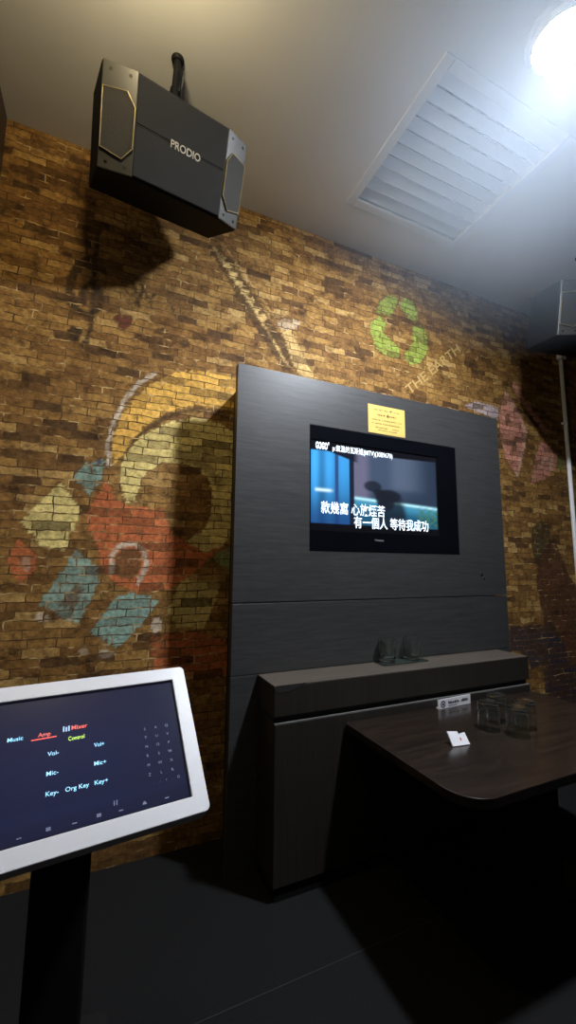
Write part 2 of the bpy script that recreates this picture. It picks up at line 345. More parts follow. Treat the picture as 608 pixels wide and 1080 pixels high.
def lathe(bm, prof, n=32, mtx=None):
    """revolve (r, z) pairs about z"""
    rings = []
    for r, z in prof:
        if r < 1e-6:
            rings.append([bm.verts.new((0, 0, z))])
        else:
            rings.append([bm.verts.new((r * math.cos(2 * math.pi * i / n), r * math.sin(2 * math.pi * i / n), z)) for i in range(n)])
    for a, b in zip(rings, rings[1:]):
        for i in range(n):
            j = (i + 1) % n
            q = [a[i % len(a)], a[j % len(a)], b[j % len(b)], b[i % len(b)]]
            q = list(dict.fromkeys(q))
            if len(q) > 2:
                bm.faces.new(q)
    if mtx is not None:
        for ring in rings:
            for v in ring:
                v.co = mtx @ v.co

def tube(bm, path, r, n=12):
    path = [Vector(p) for p in path]
    rings = []
    for i, p in enumerate(path):
        d = (path[min(i + 1, len(path) - 1)] - path[max(i - 1, 0)]).normalized()
        a = d.orthogonal().normalized() if i == 0 else (rings_a - d * rings_a.dot(d)).normalized()
        rings_a = a
        b = d.cross(a)
        rings.append([bm.verts.new(p + r * (math.cos(2 * math.pi * k / n) * a + math.sin(2 * math.pi * k / n) * b)) for k in range(n)])
    for A, B in zip(rings, rings[1:]):
        for k in range(n):
            bm.faces.new((A[k], A[(k + 1) % n], B[(k + 1) % n], B[k]))
    bm.faces.new(rings[0][::-1]); bm.faces.new(rings[-1])

def rrect(x0, x1, y0, y1, r, n=6):
    pts = []
    for cx, cy, a in ((x1 - r, y1 - r, 0), (x0 + r, y1 - r, 90), (x0 + r, y0 + r, 180), (x1 - r, y0 + r, 270)):
        for i in range(n + 1):
            t = math.radians(a + 90 * i / n)
            pts.append((cx + r * math.cos(t), cy + r * math.sin(t)))
    return pts

def obj(name, bm, m, parent=None, smooth=False, bevel=0.0, loc=None, seg=2):
    me = bpy.data.meshes.new(name)
    bmesh.ops.recalc_face_normals(bm, faces=bm.faces[:])
    bm.to_mesh(me); bm.free()
    me.materials.append(m)
    o = bpy.data.objects.new(name, me)
    C.objects.link(o)
    if parent:
        o.parent = parent
    if loc:
        o.location = loc
    if smooth:
        for p in me.polygons:
            p.use_smooth = True
    if bevel:
        b = o.modifiers.new('bevel', 'BEVEL')
        b.width = bevel; b.segments = seg; b.limit_method = 'ANGLE'
        b.harden_normals = False
    return o

def B():
    return bmesh.new()

def tag(o, label=None, cat=None, group=None, kind=None):
    if label: o['label'] = label
    if cat: o['category'] = cat
    if group: o['group'] = group
    if kind: o['kind'] = kind
    return o

def thing(name, label, cat, loc=(0, 0, 0), group=None, mtx=None):
    o = bpy.data.objects.new(name, None)
    o.empty_display_size = 0.05
    C.objects.link(o)
    if mtx is not None:
        o.matrix_world = mtx
    else:
        o.location = loc
    return tag(o, label, cat, group)

def copy_thing(root):
    r = root.copy(); C.objects.link(r)
    for ch in [o for o in bpy.data.objects if o.parent == root]:
        c = ch.copy(); C.objects.link(c); c.parent = r
        for g in [o for o in bpy.data.objects if o.parent == ch]:
            d = g.copy(); C.objects.link(d); d.parent = c
    return r

def text_obj(name, items, m, parent, mtx=None, depth=0.0004):
    """one mesh of lettering; items = (string, x, y, cap height, align, bold[, width]) in the sign's own plane (x right, y up, z out)"""
    bm = B()
    for it in items:
        s, x, y, h, align, bold = it[:6]
        cu = bpy.data.curves.new('lettering', 'FONT')
        cu.body = s
        cu.size = h / 0.73
        cu.align_x = align
        cu.offset = bold * h
        cu.extrude = depth
        cu.resolution_u = 3
        t = bpy.data.objects.new('lettering', cu)
        C.objects.link(t)
        bpy.context.view_layer.update()
        me = bpy.data.meshes.new_from_object(t.evaluated_get(bpy.context.evaluated_depsgraph_get()))
        bpy.data.objects.remove(t)
        if len(it) > 6 and len(me.vertices):
            xs = [v.co.x for v in me.vertices]
            w = max(xs) - min(xs)
            x0 = min(xs)
            for v in me.vertices:
                v.co.x = (v.co.x - x0) * it[6] / w + (0 if align == 'LEFT' else -it[6] / 2)
        for v in me.vertices:
            v.co += Vector((x, y, 0))
        bm.from_mesh(me)
        bpy.data.meshes.remove(me)
        bpy.data.curves.remove(cu)
    if mtx is not None:
        bm.transform(mtx)
    return obj(name, bm, m, parent)

def picture_grid(name, w, h, nx, ny, paint, m, parent, mtx):
    """flat display of size w x h (origin bottom left, x right, y up) whose picture is a per-vertex emission colour"""
    xs = np.linspace(0, 1, nx); ys = np.linspace(0, 1, ny)
    X, Y = np.meshgrid(xs, ys)
    col = paint(X, Y)
    verts = [(x * w, y * h, 0) for y in ys for x in xs]
    faces = [(j * nx + i, j * nx + i + 1, (j + 1) * nx + i + 1, (j + 1) * nx + i) for j in range(ny - 1) for i in range(nx - 1)]
    me = bpy.data.meshes.new(name)
    me.from_pydata([mtx @ Vector(v) for v in verts], [], faces)
    a = me.color_attributes.new('picture', 'FLOAT_COLOR', 'POINT')
    rgba = np.ones((nx * ny, 4), np.float32)
    rgba[:, :3] = col.reshape(-1, 3)
    a.data.foreach_set('color', rgba.ravel())
    me.materials.append(m)
    o = bpy.data.objects.new(name, me)
    C.objects.link(o); o.parent = parent
    return o

# plane whose local x/y/z are right/up/out for something facing the viewer (-y)
FACE = lambda x, y, z: Matrix(((1, 0, 0, x), (0, 0, -1, y), (0, 1, 0, z), (0, 0, 0, 1)))

# ------------------------------------------------------------------ the setting
def struct(name, bm, m, label):
    return tag(obj(name, bm, m), label, kind='structure')

bm = B(); box(bm, XL - .1, XR + .1, YF - .1, YB + .1, -.1, 0)
fl = struct('floor', bm, M['floor'], 'dark grey carpet floor of the karaoke room')
bm = B()
box(bm, XL, XR, 1.2298, 1.2322, 0, .0006)
obj('carpet_joint', bm, M['joint'], fl)

HX0, HX1, HY0, HY1 = 1.105, 1.785, 1.0, 1.62       # hole for the air grille
bm = B()
box(bm, XL - .1, HX0, YF - .1, YB + .1, ZC, ZC + .1)
box(bm, HX1, XR + .1, YF - .1, YB + .1, ZC, ZC + .1)
box(bm, HX0, HX1, YF - .1, HY0, ZC, ZC + .1)
box(bm, HX0, HX1, HY1, YB + .1, ZC, ZC + .1)
struct('ceiling', bm, M['ceiling'], 'plain off-white ceiling')

bm = B(); box(bm, XL - .1, XL, YF, YB, 0, ZC)
struct('wall_left', bm, M['dark_wall'], 'dark brown wall at the left edge')
bm = B(); box(bm, XR, XR + .1, YF, YB, 0, ZC)
struct('wall_right', bm, M['dark_wall'], 'dark brown wall on the right')
bm = B(); box(bm, XL - .1, XR + .1, YF - .1, YF, 0, ZC)
struct('wall_front', bm, M['dark_wall'], 'dark brown wall behind the camera')

def mural_wall():
    step = 0.01
    nx = int(round((XR - XL) / step)) + 1; nz = int(round(ZC / step)) + 1
    xs = np.linspace(XL, XR, nx); zs = np.linspace(0, ZC, nz)
    X, Z = np.meshgrid(xs, zs)
    rng = np.random.default_rng(3)
    Xj = X + rng.normal(0, .0025, X.shape); Zj = Z + rng.normal(0, .0025, Z.shape)
    col = np.zeros((nz, nx, 4), np.float32)
    for kind, c, alpha, w, pts in MURAL_AND_SHADE:
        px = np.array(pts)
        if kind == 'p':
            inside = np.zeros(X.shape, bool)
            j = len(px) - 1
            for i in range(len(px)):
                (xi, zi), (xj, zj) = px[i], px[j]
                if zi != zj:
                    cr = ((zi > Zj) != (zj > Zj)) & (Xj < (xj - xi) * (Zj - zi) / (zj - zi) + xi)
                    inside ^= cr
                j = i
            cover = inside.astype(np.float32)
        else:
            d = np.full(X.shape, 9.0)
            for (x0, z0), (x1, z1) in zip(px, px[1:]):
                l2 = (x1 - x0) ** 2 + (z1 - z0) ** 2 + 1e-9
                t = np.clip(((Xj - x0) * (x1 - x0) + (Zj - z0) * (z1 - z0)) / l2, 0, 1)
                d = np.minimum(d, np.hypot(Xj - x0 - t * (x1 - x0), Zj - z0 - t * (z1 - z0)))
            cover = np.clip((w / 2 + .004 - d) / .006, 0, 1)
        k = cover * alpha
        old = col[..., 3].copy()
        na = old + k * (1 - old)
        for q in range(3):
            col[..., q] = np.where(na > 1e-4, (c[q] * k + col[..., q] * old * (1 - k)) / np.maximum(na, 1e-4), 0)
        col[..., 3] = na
    verts = np.stack([X, np.full_like(X, YB), Z], -1).reshape(-1, 3)
    idx = np.arange(nx * nz).reshape(nz, nx)
    faces = np.stack([idx[:-1, :-1], idx[:-1, 1:], idx[1:, 1:], idx[1:, :-1]], -1).reshape(-1, 4)
    n0 = len(verts)
    extra = np.array([(x, YB + .1, z) for z in (0, ZC) for x in (XL, XR)])
    verts = np.vstack([verts, extra])
    fl = faces.tolist()
    e = [n0, n0 + 1, n0 + 2, n0 + 3]
    fl.append([e[1], e[0], e[2], e[3]])
    fl.append(idx[::-1, 0].tolist() + [e[0], e[2]])
    fl.append(idx[:, -1].tolist() + [e[3], e[1]])
    fl.append(idx[0, ::-1].tolist()[::-1][::-1] + [e[0], e[1]])
    fl.append(idx[-1, :].tolist() + [e[3], e[2]])
    me = bpy.data.meshes.new('wall_back')
    me.from_pydata(verts.tolist(), [], fl)
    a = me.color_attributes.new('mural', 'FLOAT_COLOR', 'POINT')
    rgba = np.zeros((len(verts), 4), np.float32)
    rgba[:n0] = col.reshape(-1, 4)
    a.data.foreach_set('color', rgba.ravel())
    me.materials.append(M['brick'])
    o = bpy.data.objects.new('wall_back', me)
    C.objects.link(o)
    tag(o, 'brick-print wall with a graffiti mural', kind='structure')
    ang = math.radians(41)
    mt = FACE(1.685, YB - .0006, 2.262) @ Matrix.Rotation(ang, 4, 'Z')
    text_obj('slogan_lettering', [('THE EARTH', 0, 0, .062, 'LEFT', .01, .60)], M['gilt_paint'], o, mt, .0004)
    return o
mural_wall()

# ------------------------------------------------------------------ lamps
def ceiling_lamp(xy, col, strength, label):
    """round gimbal downlight, its face tipped a little towards the brick wall"""
    t = thing('ceiling_lamp', label, 'ceiling lamp', (xy[0], xy[1], ZC))
    bm = B()
    lathe(bm, [(.100, 0), (.122, 0), (.122, -.006), (.104, -.009), (.102, -.042), (.100, -.043), (.098, -.042), (.098, 0)], 48)
    obj('lamp_shade', bm, M['vent'], t, bevel=.001)
    tilt = Matrix.Translation((0, 0, -.022)) @ Matrix.Rotation(math.radians(LAMP_TILT), 4, Vector((.53, .85, 0)).normalized())
    bm = B()
    lathe(bm, [(.0845, 0), (.091, 0), (.091, .010), (.0845, .010), (.0845, 0)], 48, tilt)
    obj('gimbal_ring', bm, M['vent'], t, True)
    bm = B()
    lathe(bm, [(0, .008), (.084, .008), (.084, .001), (.070, -.0005), (.045, -.001), (0, -.001)], 48, tilt)
    obj('diffuser', bm, emit('lamp_diffuser', col, strength), t, True)
    return t
ceiling_lamp(LAMP_XY, COOL, LAMP_COOL, 'bright cool-white round ceiling lamp beside the air grille')

def globe_lamp():
    t = thing('globe_lamp', 'warm globe lamp hanging from the ceiling above the camera', 'ceiling lamp', (*LAMP2_XY, ZC))
    bm = B(); lathe(bm, [(0, 0), (.06, 0), (.06, -.012), (.02, -.02), (.012, -.02), (.012, -.10), (.035, -.11), (.035, -.125), (0, -.125)], 24)
    obj('lamp_stem', bm, M['black_metal'], t, True)
    bm = B()
    lathe(bm, [(0, -.125)] + [(.06 * math.sin(math.radians(a)), -.18 + .06 * math.cos(math.radians(a))) for a in range(20, 180, 10)] + [(0, -.24)], 32)
    obj('globe_shade', bm, emit('globe_glow', WARM, LAMP_WARM), t, True)
globe_lamp()

# ------------------------------------------------------------------ air grille
def air_grille():
    t = thing('ceiling_vent', 'white square louvred air grille set in the ceiling above the television', 'air vent', (1.445, 1.31, ZC))
    x0, x1, y0, y1 = HX0 - 1.445, HX1 - 1.445, HY0 - 1.31, HY1 - 1.31
    bm = B()
    f = .045
    box(bm, x0 - f, x0, y0 - f, y1 + f, -.010, 0); box(bm, x1, x1 + f, y0 - f, y1 + f, -.010, 0)
    box(bm, x0, x1, y0 - f, y0, -.010, 0); box(bm, x0, x1, y1, y1 + f, -.010, 0)
    obj('frame', bm, M['vent'], t, bevel=.003)
    bm = B()
    box(bm, x0 + .001, x1 - .001, y0 + .001, y1 - .001, .075, .085)
    obj('shaft', bm, M['vent_dark'], t)
    for i in range(10):
        bm = B()
        yc = y0 + .031 + i * .062
        box(bm, x0 + .0005, x1 - .0005, -.024, .024, -.0014, .0014, Matrix.Translation((0, yc, .0105)) @ Matrix.Rotation(math.radians(-28), 4, 'X'))
        obj('slat', bm, M['vent'], t)
air_grille()

# ------------------------------------------------------------------ loudspeakers
def prism_y(bm, pts, y0, y1, mtx):
    """outline in x/z, thickness along y"""
    prism(bm, pts, y0, y1, mtx @ Matrix(((1, 0, 0, 0), (0, 0, 1, 0), (0, 1, 0, 0), (0, 0, 0, 1))))

def speaker(pos, yaw, tilt, roll, label, mount):
    mtx = Matrix.Translation(pos) @ Matrix.Rotation(yaw, 4, 'Z') @ Matrix.Rotation(tilt, 4, 'X') @ Matrix.Rotation(-roll, 4, 'Y')
    t = thing('wall_speaker', label, 'speaker', group='karaoke loudspeakers hung from the ceiling', mtx=mtx)
    a, b, e, d, h = .175, .285, .054, .2896, .318      # half centre, half width, facet depth, depth, height
    g = .008
    bm = B()     # shell: outline seen from above, open front filled by the grilles
    prism(bm, [(-b, e), (-a, g), (a, g), (b, e), (b - .02, d), (-b + .02, d)], -h / 2, h / 2)
    obj('cabinet', bm, M['cabinet'], t, bevel=.006)
    bm = B()     # centre grille in two bands with a crease between
    box(bm, -a, a, 0, g + .002, .010, h / 2 - .008)
    box(bm, -a, a, 0, g + .002, -h / 2 + .008, .004)
    box(bm, -a + .001, a - .001, .0015, g + .002, .003, .011)
    obj('front_grille', bm, M['grille'], t, bevel=.004)
    text_obj('brand_lettering', [('PRODIO', 0.012, -.034, .026, 'CENTER', .012, .118)], M['logo'], t, FACE(0, -.0006, .028), .0008)
    for s in (-1, 1):
        # facet frame: x along the facet outwards, -y out of it
        p0 = Vector((s * a, 0, 0)); p1 = Vector((s * b, e - g, 0))
        ux = (p1 - p0).normalized() * s
        uy = Vector((-ux.y, ux.x, 0))
        L = (p1 - p0).length
        fm = Matrix(((ux.x, uy.x, 0, (p0.x + p1.x) / 2), (ux.y, uy.y, 0, (p0.y + p1.y) / 2), (0, 0, 1, 0), (0, 0, 0, 1)))
        bm = B(); box(bm, -L / 2 + .001, L / 2 - .001, 0, g, -h / 2 + .002, h / 2 - .002, fm)
        pl = obj('horn_plate', bm, M['horn'], t, bevel=.003)
        hexo = [(s * .053, .080), (s * .053, -.095), (s * -.020, -.114), (s * -.055, -.074), (s * -.055, .048), (s * -.027, .087)]
        if s > 0: hexo = hexo[::-1]
        hexo = [(x, z) for x, z in hexo]
        bm = B(); prism_y(bm, hexo, -.006, .002, fm)
        obj('horn_grille', bm, M['mesh'], pl)
        bm = B()
        ring = [Vector((x, -.006, z)) for x, z in hexo]
        for i in range(len(ring)):
            tube(bm, [fm @ ring[i], fm @ ring[(i + 1) % len(ring)]], .0016, 6)
        obj('grille_edging', bm, M['brass'], pl)
        for sx, sz in ((-.032, .135), (.032, .135), (-.032, -.135), (.032, -.135)):
            bm = B()
            lathe(bm, [(0, -.003), (.005, -.003), (.006, 0), (0, 0)], 10, fm @ Matrix.Translation((sx, 0, sz)) @ Matrix.Rotation(math.radians(-90), 4, 'X') @ Matrix.Scale(-1, 4, (0, 0, 1)))
            obj('screw', bm, M['black'], pl)
    # bracket reaches from the top rear of the cabinet up to the ceiling
    inv = mtx.inverted()
    br_top = inv @ Vector(mount)
    anchor = Vector((0, .17, h / 2))
    bm = B()
    cm = inv @ Matrix.Translation(mount)
    lathe(bm, [(0, 0), (.024, 0), (.024, -.006), (.018, -.012), (0, -.012)], 20, cm)
    tube(bm, [cm @ Vector((0, 0, -.01)), cm @ Vector((0, 0, -.05)), anchor + Vector((0, 0, .03)), anchor], .014, 10)
    tr = [(-.03, 0), (.085, 0), (.02, .10), (-.014, .10)]
    prism_y(bm, tr, -.004, .004, Matrix.Translation(anchor))
    obj('ceiling_bracket', bm, M['black_metal'], t)
    bm = B()
    cpath = [cm @ Vector((.012, .01, -.006)), cm @ Vector((.026, .0, -.04)), anchor + Vector((.03, .02, .06)), anchor + Vector((.02, .07, .0))]
    tube(bm, cpath, .004, 8)
    obj('cable', bm, M['cable'], t, True)
    return t
speaker((.1814, 1.4224, 2.7552), .2636, .428, .1035, 'black karaoke loudspeaker hanging over the left of the mural, silver lettering on its grille', (.145, 1.405, ZC))
speaker((2.565, 1.267, 2.667), -.164, .174, 0, 'dark loudspeaker hanging on the right above the white wall conduit', (2.60, 1.40, ZC))

# ------------------------------------------------------------------ television panel
PX0, PX1, PY0, PY1 = .502, 2.145, 1.688, 1.724
TX0, TX1, TZ0, TZ1 = .864, 1.790, 1.266, 1.868
def media_panel():
    t = thing('television_unit', 'tall charcoal laminate panel with the television set into it', 'wall panel', (PX0, PY1, 0))
    L = lambda bm: bm.transform(Matrix.Translation((-PX0, -PY1, 0)))
    bm = B()
    hx0, hx1, hz0, hz1 = TX0 - .002, TX1 + .002, TZ0 - .002, TZ1 + .002
    box(bm, PX0, hx0, PY0, PY1, 1.042, 2.099); box(bm, hx1, PX1, PY0, PY1, 1.042, 2.099)
    box(bm, hx0, hx1, PY0, PY1, hz1, 2.099); box(bm, hx0, hx1, PY0, PY1, 1.042, hz0)
    L(bm); obj('upper_board', bm, M['panel'], t)
    bm = B(); box(bm, PX0, PX1, PY0, PY1, .746, 1.036); L(bm); obj('middle_board', bm, M['panel'], t, bevel=.0015)
    bm = B(); box(bm, PX0, PX1, PY0, PY1, 0, .743); L(bm); obj('lower_board', bm, M['panel'], t, bevel=.0015)
    bm = B()     # framework that holds the boards off the wall
    box(bm, .555, 2.09, 1.84, YB, 0, 2.06)
    box(bm, .555, .60, PY1, 1.84, 0, 2.06); box(bm, 2.045, 2.09, PY1, 1.84, 0, 2.06)
    box(bm, .60, 2.045, PY1, 1.84, 2.02, 2.06); box(bm, .60, 2.045, PY1, 1.84, 1.0, 1.08)
    L(bm); obj('back_frame', bm, M['panel_core'], t)
    bm = B()
    lathe(bm, [(0, 0), (.011, 0), (.011, .0006), (.008, .001), (0, .001)], 20, Matrix.Translation((1.952, PY0, 1.155)) @ Matrix.Rotation(math.radians(90), 4, 'X'))
    lathe(bm, [(0, 0), (.009, 0), (.009, .0007), (0, .001)], 20, Matrix.Translation((1.966, PY0, 1.138)) @ Matrix.Rotation(math.radians(90), 4, 'X'))
    L(bm); obj('cabinet_lock', bm, M['chrome'], t, True)
media_panel()

def television():
    t = thing('television', 'flat television set into the charcoal panel, showing a blue music video with song lyrics', 'television', ((TX0 + TX1) / 2, PY0 + .05, TZ0))
    inv = Matrix.Translation((-(TX0 + TX1) / 2, -(PY0 + .05), -TZ0))
    bm = B(); box(bm, TX0, TX1, PY0 + .012, PY0 + .06, TZ0, TZ1); bm.transform(inv)
    obj('rear_housing', bm, M['black'], t)
    sx0, sx1, sz0, sz1 = TX0 + .004, TX1 - .135, TZ0 + .125, TZ1 - .09
    bm = B()     # glossy bezel round the lit picture
    ex0, ex1, ez0, ez1 = .869, 1.655, 1.362, 1.800
    y0, y1 = PY0 + .002, PY0 + .012
    box(bm, TX0, ex0, y0, y1, TZ0, TZ1); box(bm, ex1, TX1, y0, y1, TZ0, TZ1)
    box(bm, ex0, ex1, y0, y1, ez1, TZ1); box(bm, ex0, ex1, y0, y1, TZ0, ez0)
    bm.transform(inv); obj('bezel', bm, M['tv_gloss'], t)
    w, h = ex1 - ex0, ez1 - ez0
    def paint(X, Y):
        # the picture: letterboxed scene, blue curtain left, a hatted figure against a strip light
        px = X * w + ex0; pz = Y * h + ez0
        u = (px - .871) / (1.650 - .871); v = (pz - 1.397) / (1.745 - 1.397)      # 0..1 inside the film frame
        c = np.zeros(X.shape + (3,))
        def put(mask, col, k=1.0):
            for q in range(3):
                c[..., q] = c[..., q] * (1 - mask * k) + col[q] * mask * k
        sm = lambda a, b, x: np.clip((x - a) / (b - a), 0, 1) ** 2 * (3 - 2 * np.clip((x - a) / (b - a), 0, 1))
        for q, (lo, hi) in enumerate(((.018, .05), (.032, .075), (.06, .13))):
            c[..., q] = lo + (hi - lo) * sm(.30, .55, v) * sm(1.0, .5, u)
        put(sm(.46, .38, u) * sm(.25, .32, u), (.13, .13, .21))                      # pale wall by the door
        put(sm(.50, .62, v) * sm(.55, .66, u) * sm(.95, .70, u) * .5, (.12, .16, .24))
        below = sm(.40, .34, v + .10 * (u - .3)) * sm(.30, .33, u)
        put(below, (.012, .085, .16))
        put(below * sm(.18, .36, v + .10 * (u - .3)), (.05, .26, .42))
        line = np.exp(-((v + .10 * (u - .32) - .385) / .022) ** 2) * sm(.29, .33, u)
        put(np.clip(line, 0, 1), (.42, .80, .95))
        put(sm(.80, .84, u) * sm(.22, .05, np.abs(v - .17)) * (.45 + .35 * np.sin(px * 130 + 3 * np.sin(pz * 90)) + .2 * np.sin(pz * 210 + px * 80)), (.05, .16, .07))
        # blue curtain
        cur = sm(.285, .275, u)
        for q, base in enumerate((.04, .27, .62)):
            fold = (1 + .40 * np.sin(u * 60) * sm(.3, 0, u)) * (.55 + .6 * sm(.1, .9, v))
            c[..., q] = c[..., q] * (1 - cur) + cur * base * fold
        put(cur * sm(.165, .175, u) * sm(.20, .19, u), (.02, .07, .22))
        put(cur * np.exp(-((v - .46) / .022) ** 2) * sm(.02, .04, u) * sm(.17, .12, u), (.65, .9, 1.0))
        put(cur * sm(.50, .0, v) * .75, (.008, .04, .16))
        put(sm(.27, .28, u) * sm(.315, .305, u), (.006, .012, .03))
        put(sm(0, .02, (v - (1.02 - .55 * np.maximum(u - .10, 0)))) * sm(.36, .30, u), (.004, .006, .015))
        # figure
        for (cx, cy, rx, ry, k) in ((.455, .58, .075, .085, .85), (.575, .46, .115, .10, .95), (.53, .40, .06, .12, .9), (.60, .16, .13, .36, .90), (.50, .50, .05, .05, .8), (.56, .36, .07, .14, .9)):
            rr = np.hypot((u - cx) / rx, (v - cy) / ry)
            put(sm(1.15, .7, rr), (.006, .009, .016), k)
        inside = (sm(-.004, .008, v) * sm(1.02, 1.0, v - .06 * u) * sm(-.005, .003, u) * sm(1.0, .985, u))
        return c * inside[..., None]
    mt = inv @ FACE(ex0, PY0 + .006, ez0)
    scr = picture_grid('screen', w, h, 240, 134, paint, attr_screen('television_picture', 1.25), t, mt)
    tm = emit('screen_lettering', (.80, .88, 1.0), .85)
    mt2 = inv @ FACE(0, PY0 + .0045, 0)
    text_obj('lyric_lettering', [
        ('款幾窩 心放煙苦', .925, 1.450, .046, 'LEFT', .014, .37),
        ('有一個人 等待我成功', 1.108, 1.388, .046, 'LEFT', .014, .47)], tm, scr, mt2)
    text_obj('title_lettering', [('p:氣溫的瓦斯爐(MTV)(3089670)', .99, 1.757, .026, 'LEFT', .008, .36)], tm, scr, mt2)
    text_obj('channel_logo', [('GOGO', .896, 1.757, .034, 'LEFT', .05, .066), ("'", .963, 1.76, .034, 'LEFT', .03)], tm, scr, mt2)
    text_obj('brand_lettering', [('Panasonic', 1.256, 1.322, .010, 'CENTER', .004, .055)], plain('badge_grey', (.25, .25, .26), .4), t, inv @ FACE(0, PY0 + .0015, 0))
television()

def dashes(bm, x, y, w, h, seed, gap=.35):
    """a run of tiny ink marks for print too small to read"""
    r = random.Random(seed)
    cx = x
    while cx < x + w:
        l = h * r.uniform(.4, .9)
        if r.random() > .14:
            box(bm, cx, min(cx + l, x + w), y + h * r.uniform(0, .15), y + h * r.uniform(.7, 1), 0, .0004)
        cx += l + h * gap

def notice():
    cx, cz = 1.315, 1.954
    t = thing('notice_sign', 'small gold notice card with fine brown print above the television', 'sign', (cx, PY0, cz))
    w, h = .236, .152
    bm = B(); box(bm, -w / 2, w / 2, -.003, 0, -h / 2, h / 2)
    obj('card', bm, M['notice'], t, bevel=.0008)
    bm = B()
    for i, (yy, hh, ww) in enumerate(((.048, .007, .16), (.020, .010, .12), (-.006, .007, .19), (-.026, .007, .19), (-.047, .007, .15), (-.060, .006, .13))):
        dashes(bm, -ww / 2, yy, ww, hh, 10 + i)
    lathe(bm, [(0, 0), (.005, 0), (.005, .0005), (0, .0005)], 12, Matrix.Translation((.028, .055, 0)))
    prism(bm, [(-.002, .018), (.014, .018), (.014, .026), (.006, .036), (-.002, .026)], 0, .0005)
    bm.transform(FACE(0, -.0031, 0))
    obj('fine_print', bm, M['ink'], t)
notice()

# ------------------------------------------------------------------ console ledge under the television
def console():
    t = thing('console_ledge', 'long brown laminate console with a chipped front corner below the television', 'console', (1.33, 1.6, 0))
    X0, X1, Y0, Y1 = .620, 2.035, 1.500, PY0 - .0015
    L = lambda bm: bm.transform(Matrix.Translation((-1.33, -1.6, 0)))
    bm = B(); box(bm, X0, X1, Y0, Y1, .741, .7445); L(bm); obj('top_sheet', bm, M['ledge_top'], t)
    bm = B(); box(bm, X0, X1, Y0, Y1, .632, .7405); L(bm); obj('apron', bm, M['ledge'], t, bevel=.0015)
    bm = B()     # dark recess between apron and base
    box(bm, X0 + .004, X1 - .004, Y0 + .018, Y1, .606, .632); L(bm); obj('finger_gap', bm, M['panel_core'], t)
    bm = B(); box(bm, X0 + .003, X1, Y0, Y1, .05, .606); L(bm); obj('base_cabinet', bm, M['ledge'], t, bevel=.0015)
    bm = B(); box(bm, X0 + .003, X1, Y0 - .0005, Y0 + .012, .603, .6085); L(bm); obj('edge_strip', bm, plain('pale_edge_strip', (.10, .098, .094), .45), t)
    bm = B(); box(bm, X0 + .012, X1 - .01, Y0 + .008, Y1, 0, .05); L(bm); obj('plinth', bm, M['black_metal'], t)
    bm = B()     # broken veneer at the corner
    prism(bm, [(X0 + .004, .7452), (X0 + .004, .722), (X0 + .05, .716), (X0 + .085, .728), (X0 + .115, .733), (X0 + .135, .7452)], 0, .001, FACE(0, Y0, 0))
    L(bm); o = obj('chipped_edge', bm, M['chip'], t); o['label'] = 'dark broken veneer on the front edge near the left corner'
    bm = B()
    prism(bm, [(X1 - .010, .7452), (X1 - .010, .735), (X1 - .002, .730), (X1 - .002, .7452)], 0, .001, FACE(0, Y0, 0))
    L(bm); o = obj('chipped_edge', bm, M['chip'], t); o['label'] = 'small dark chip at the right end of the front edge'
console()

# ------------------------------------------------------------------ table
def table():
    X0, X1, Y0, Y1, Z = .926, 2.045, .872, 1.496, .575
    t = thing('coffee_table', 'dark walnut table with rounded corners in front of the console', 'table', (1.48, 1.18, 0))
    L = lambda bm: bm.transform(Matrix.Translation((-1.48, -1.18, 0)))
    pts = []
    R = .10
    for cx, cy, r, a in ((X1 - .03, Y1 - .03, .03, 0), (X0 + .012, Y1 - .012, .012, 90), (X0 + R, Y0 + R, R, 180), (X1 - R, Y0 + R, R, 270)):
        for i in range(11):
            th = math.radians(a + 9 * i)
            pts.append((cx + r * math.cos(th), cy + r * math.sin(th)))
    bm = B(); prism(bm, pts, Z - .028, Z); L(bm)
    obj('tabletop', bm, M['table'], t, bevel=.002)
    bm = B(); box(bm, 1.46, 1.70, 1.16, 1.36, .02, Z - .028); L(bm)
    obj('pedestal', bm, M['black_metal'], t, bevel=.004)
    bm = B(); box(bm, 1.36, 1.80, 1.08, 1.42, 0, .02); L(bm)
    obj('foot_plate', bm, M['black_metal'], t, bevel=.006)
table()

# ------------------------------------------------------------------ glasses
def glass_mesh():
    R, H = .040, .105
    bm = B()
    lathe(bm, [(0, 0), (R - .006, 0), (R - .003, .003), (R - .001, .02), (R, H - .001), (R - .0008, H), (R - .0018, H - .001),
               (R - .003, .022), (R - .006, .016), (0, .013)], 40)
    return bm
g0 = obj('water_glass', glass_mesh(), M['glass'], smooth=True)
g0.data.set_sharp_from_angle(angle=math.radians(32))
def place_glass(x, y, z, flip, label, group, first):
    g = g0 if first else g0.copy()
    if not first: C.objects.link(g)
    g.location = (x, y, z + (.1052 if flip else .0002))
    g.rotation_euler = (math.pi if flip else 0, 0, 0)
    tag(g, label, 'glass', group)
    return g
TRX, TRY = 1.340, 1.643
place_glass(1.252, 1.643, .7505, False, 'clear tumbler on the left end of the small tray on the console', 'tumblers on the console tray', True)
place_glass(1.400, 1.643, .7505, False, 'clear tumbler on the right end of the small tray on the console', 'tumblers on the console tray', False)
for x, y, lb in ((1.411, 1.222, 'upside-down tumbler on the table, leftmost of the four, nearest the white card'),
                 (1.518, 1.272, 'upside-down tumbler at the back of the four on the table, nearest the console'),
                 (1.462, 1.138, 'upside-down tumbler at the front of the four on the table, nearest the table edge'),
                 (1.556, 1.176, 'upside-down tumbler on the table, rightmost of the four')):
    place_glass(x, y, .575, True, lb, 'upturned tumblers on the table', False)

bm = B()
prism(bm, rrect(-.135, .135, -.043, .043, .012), 0, .0045)
tray = obj('glass_tray', bm, M['tray'], loc=(TRX - .004, TRY, .7458), bevel=.001)
tag(tray, 'thin dark tray under the two tumblers on the console', 'tray')

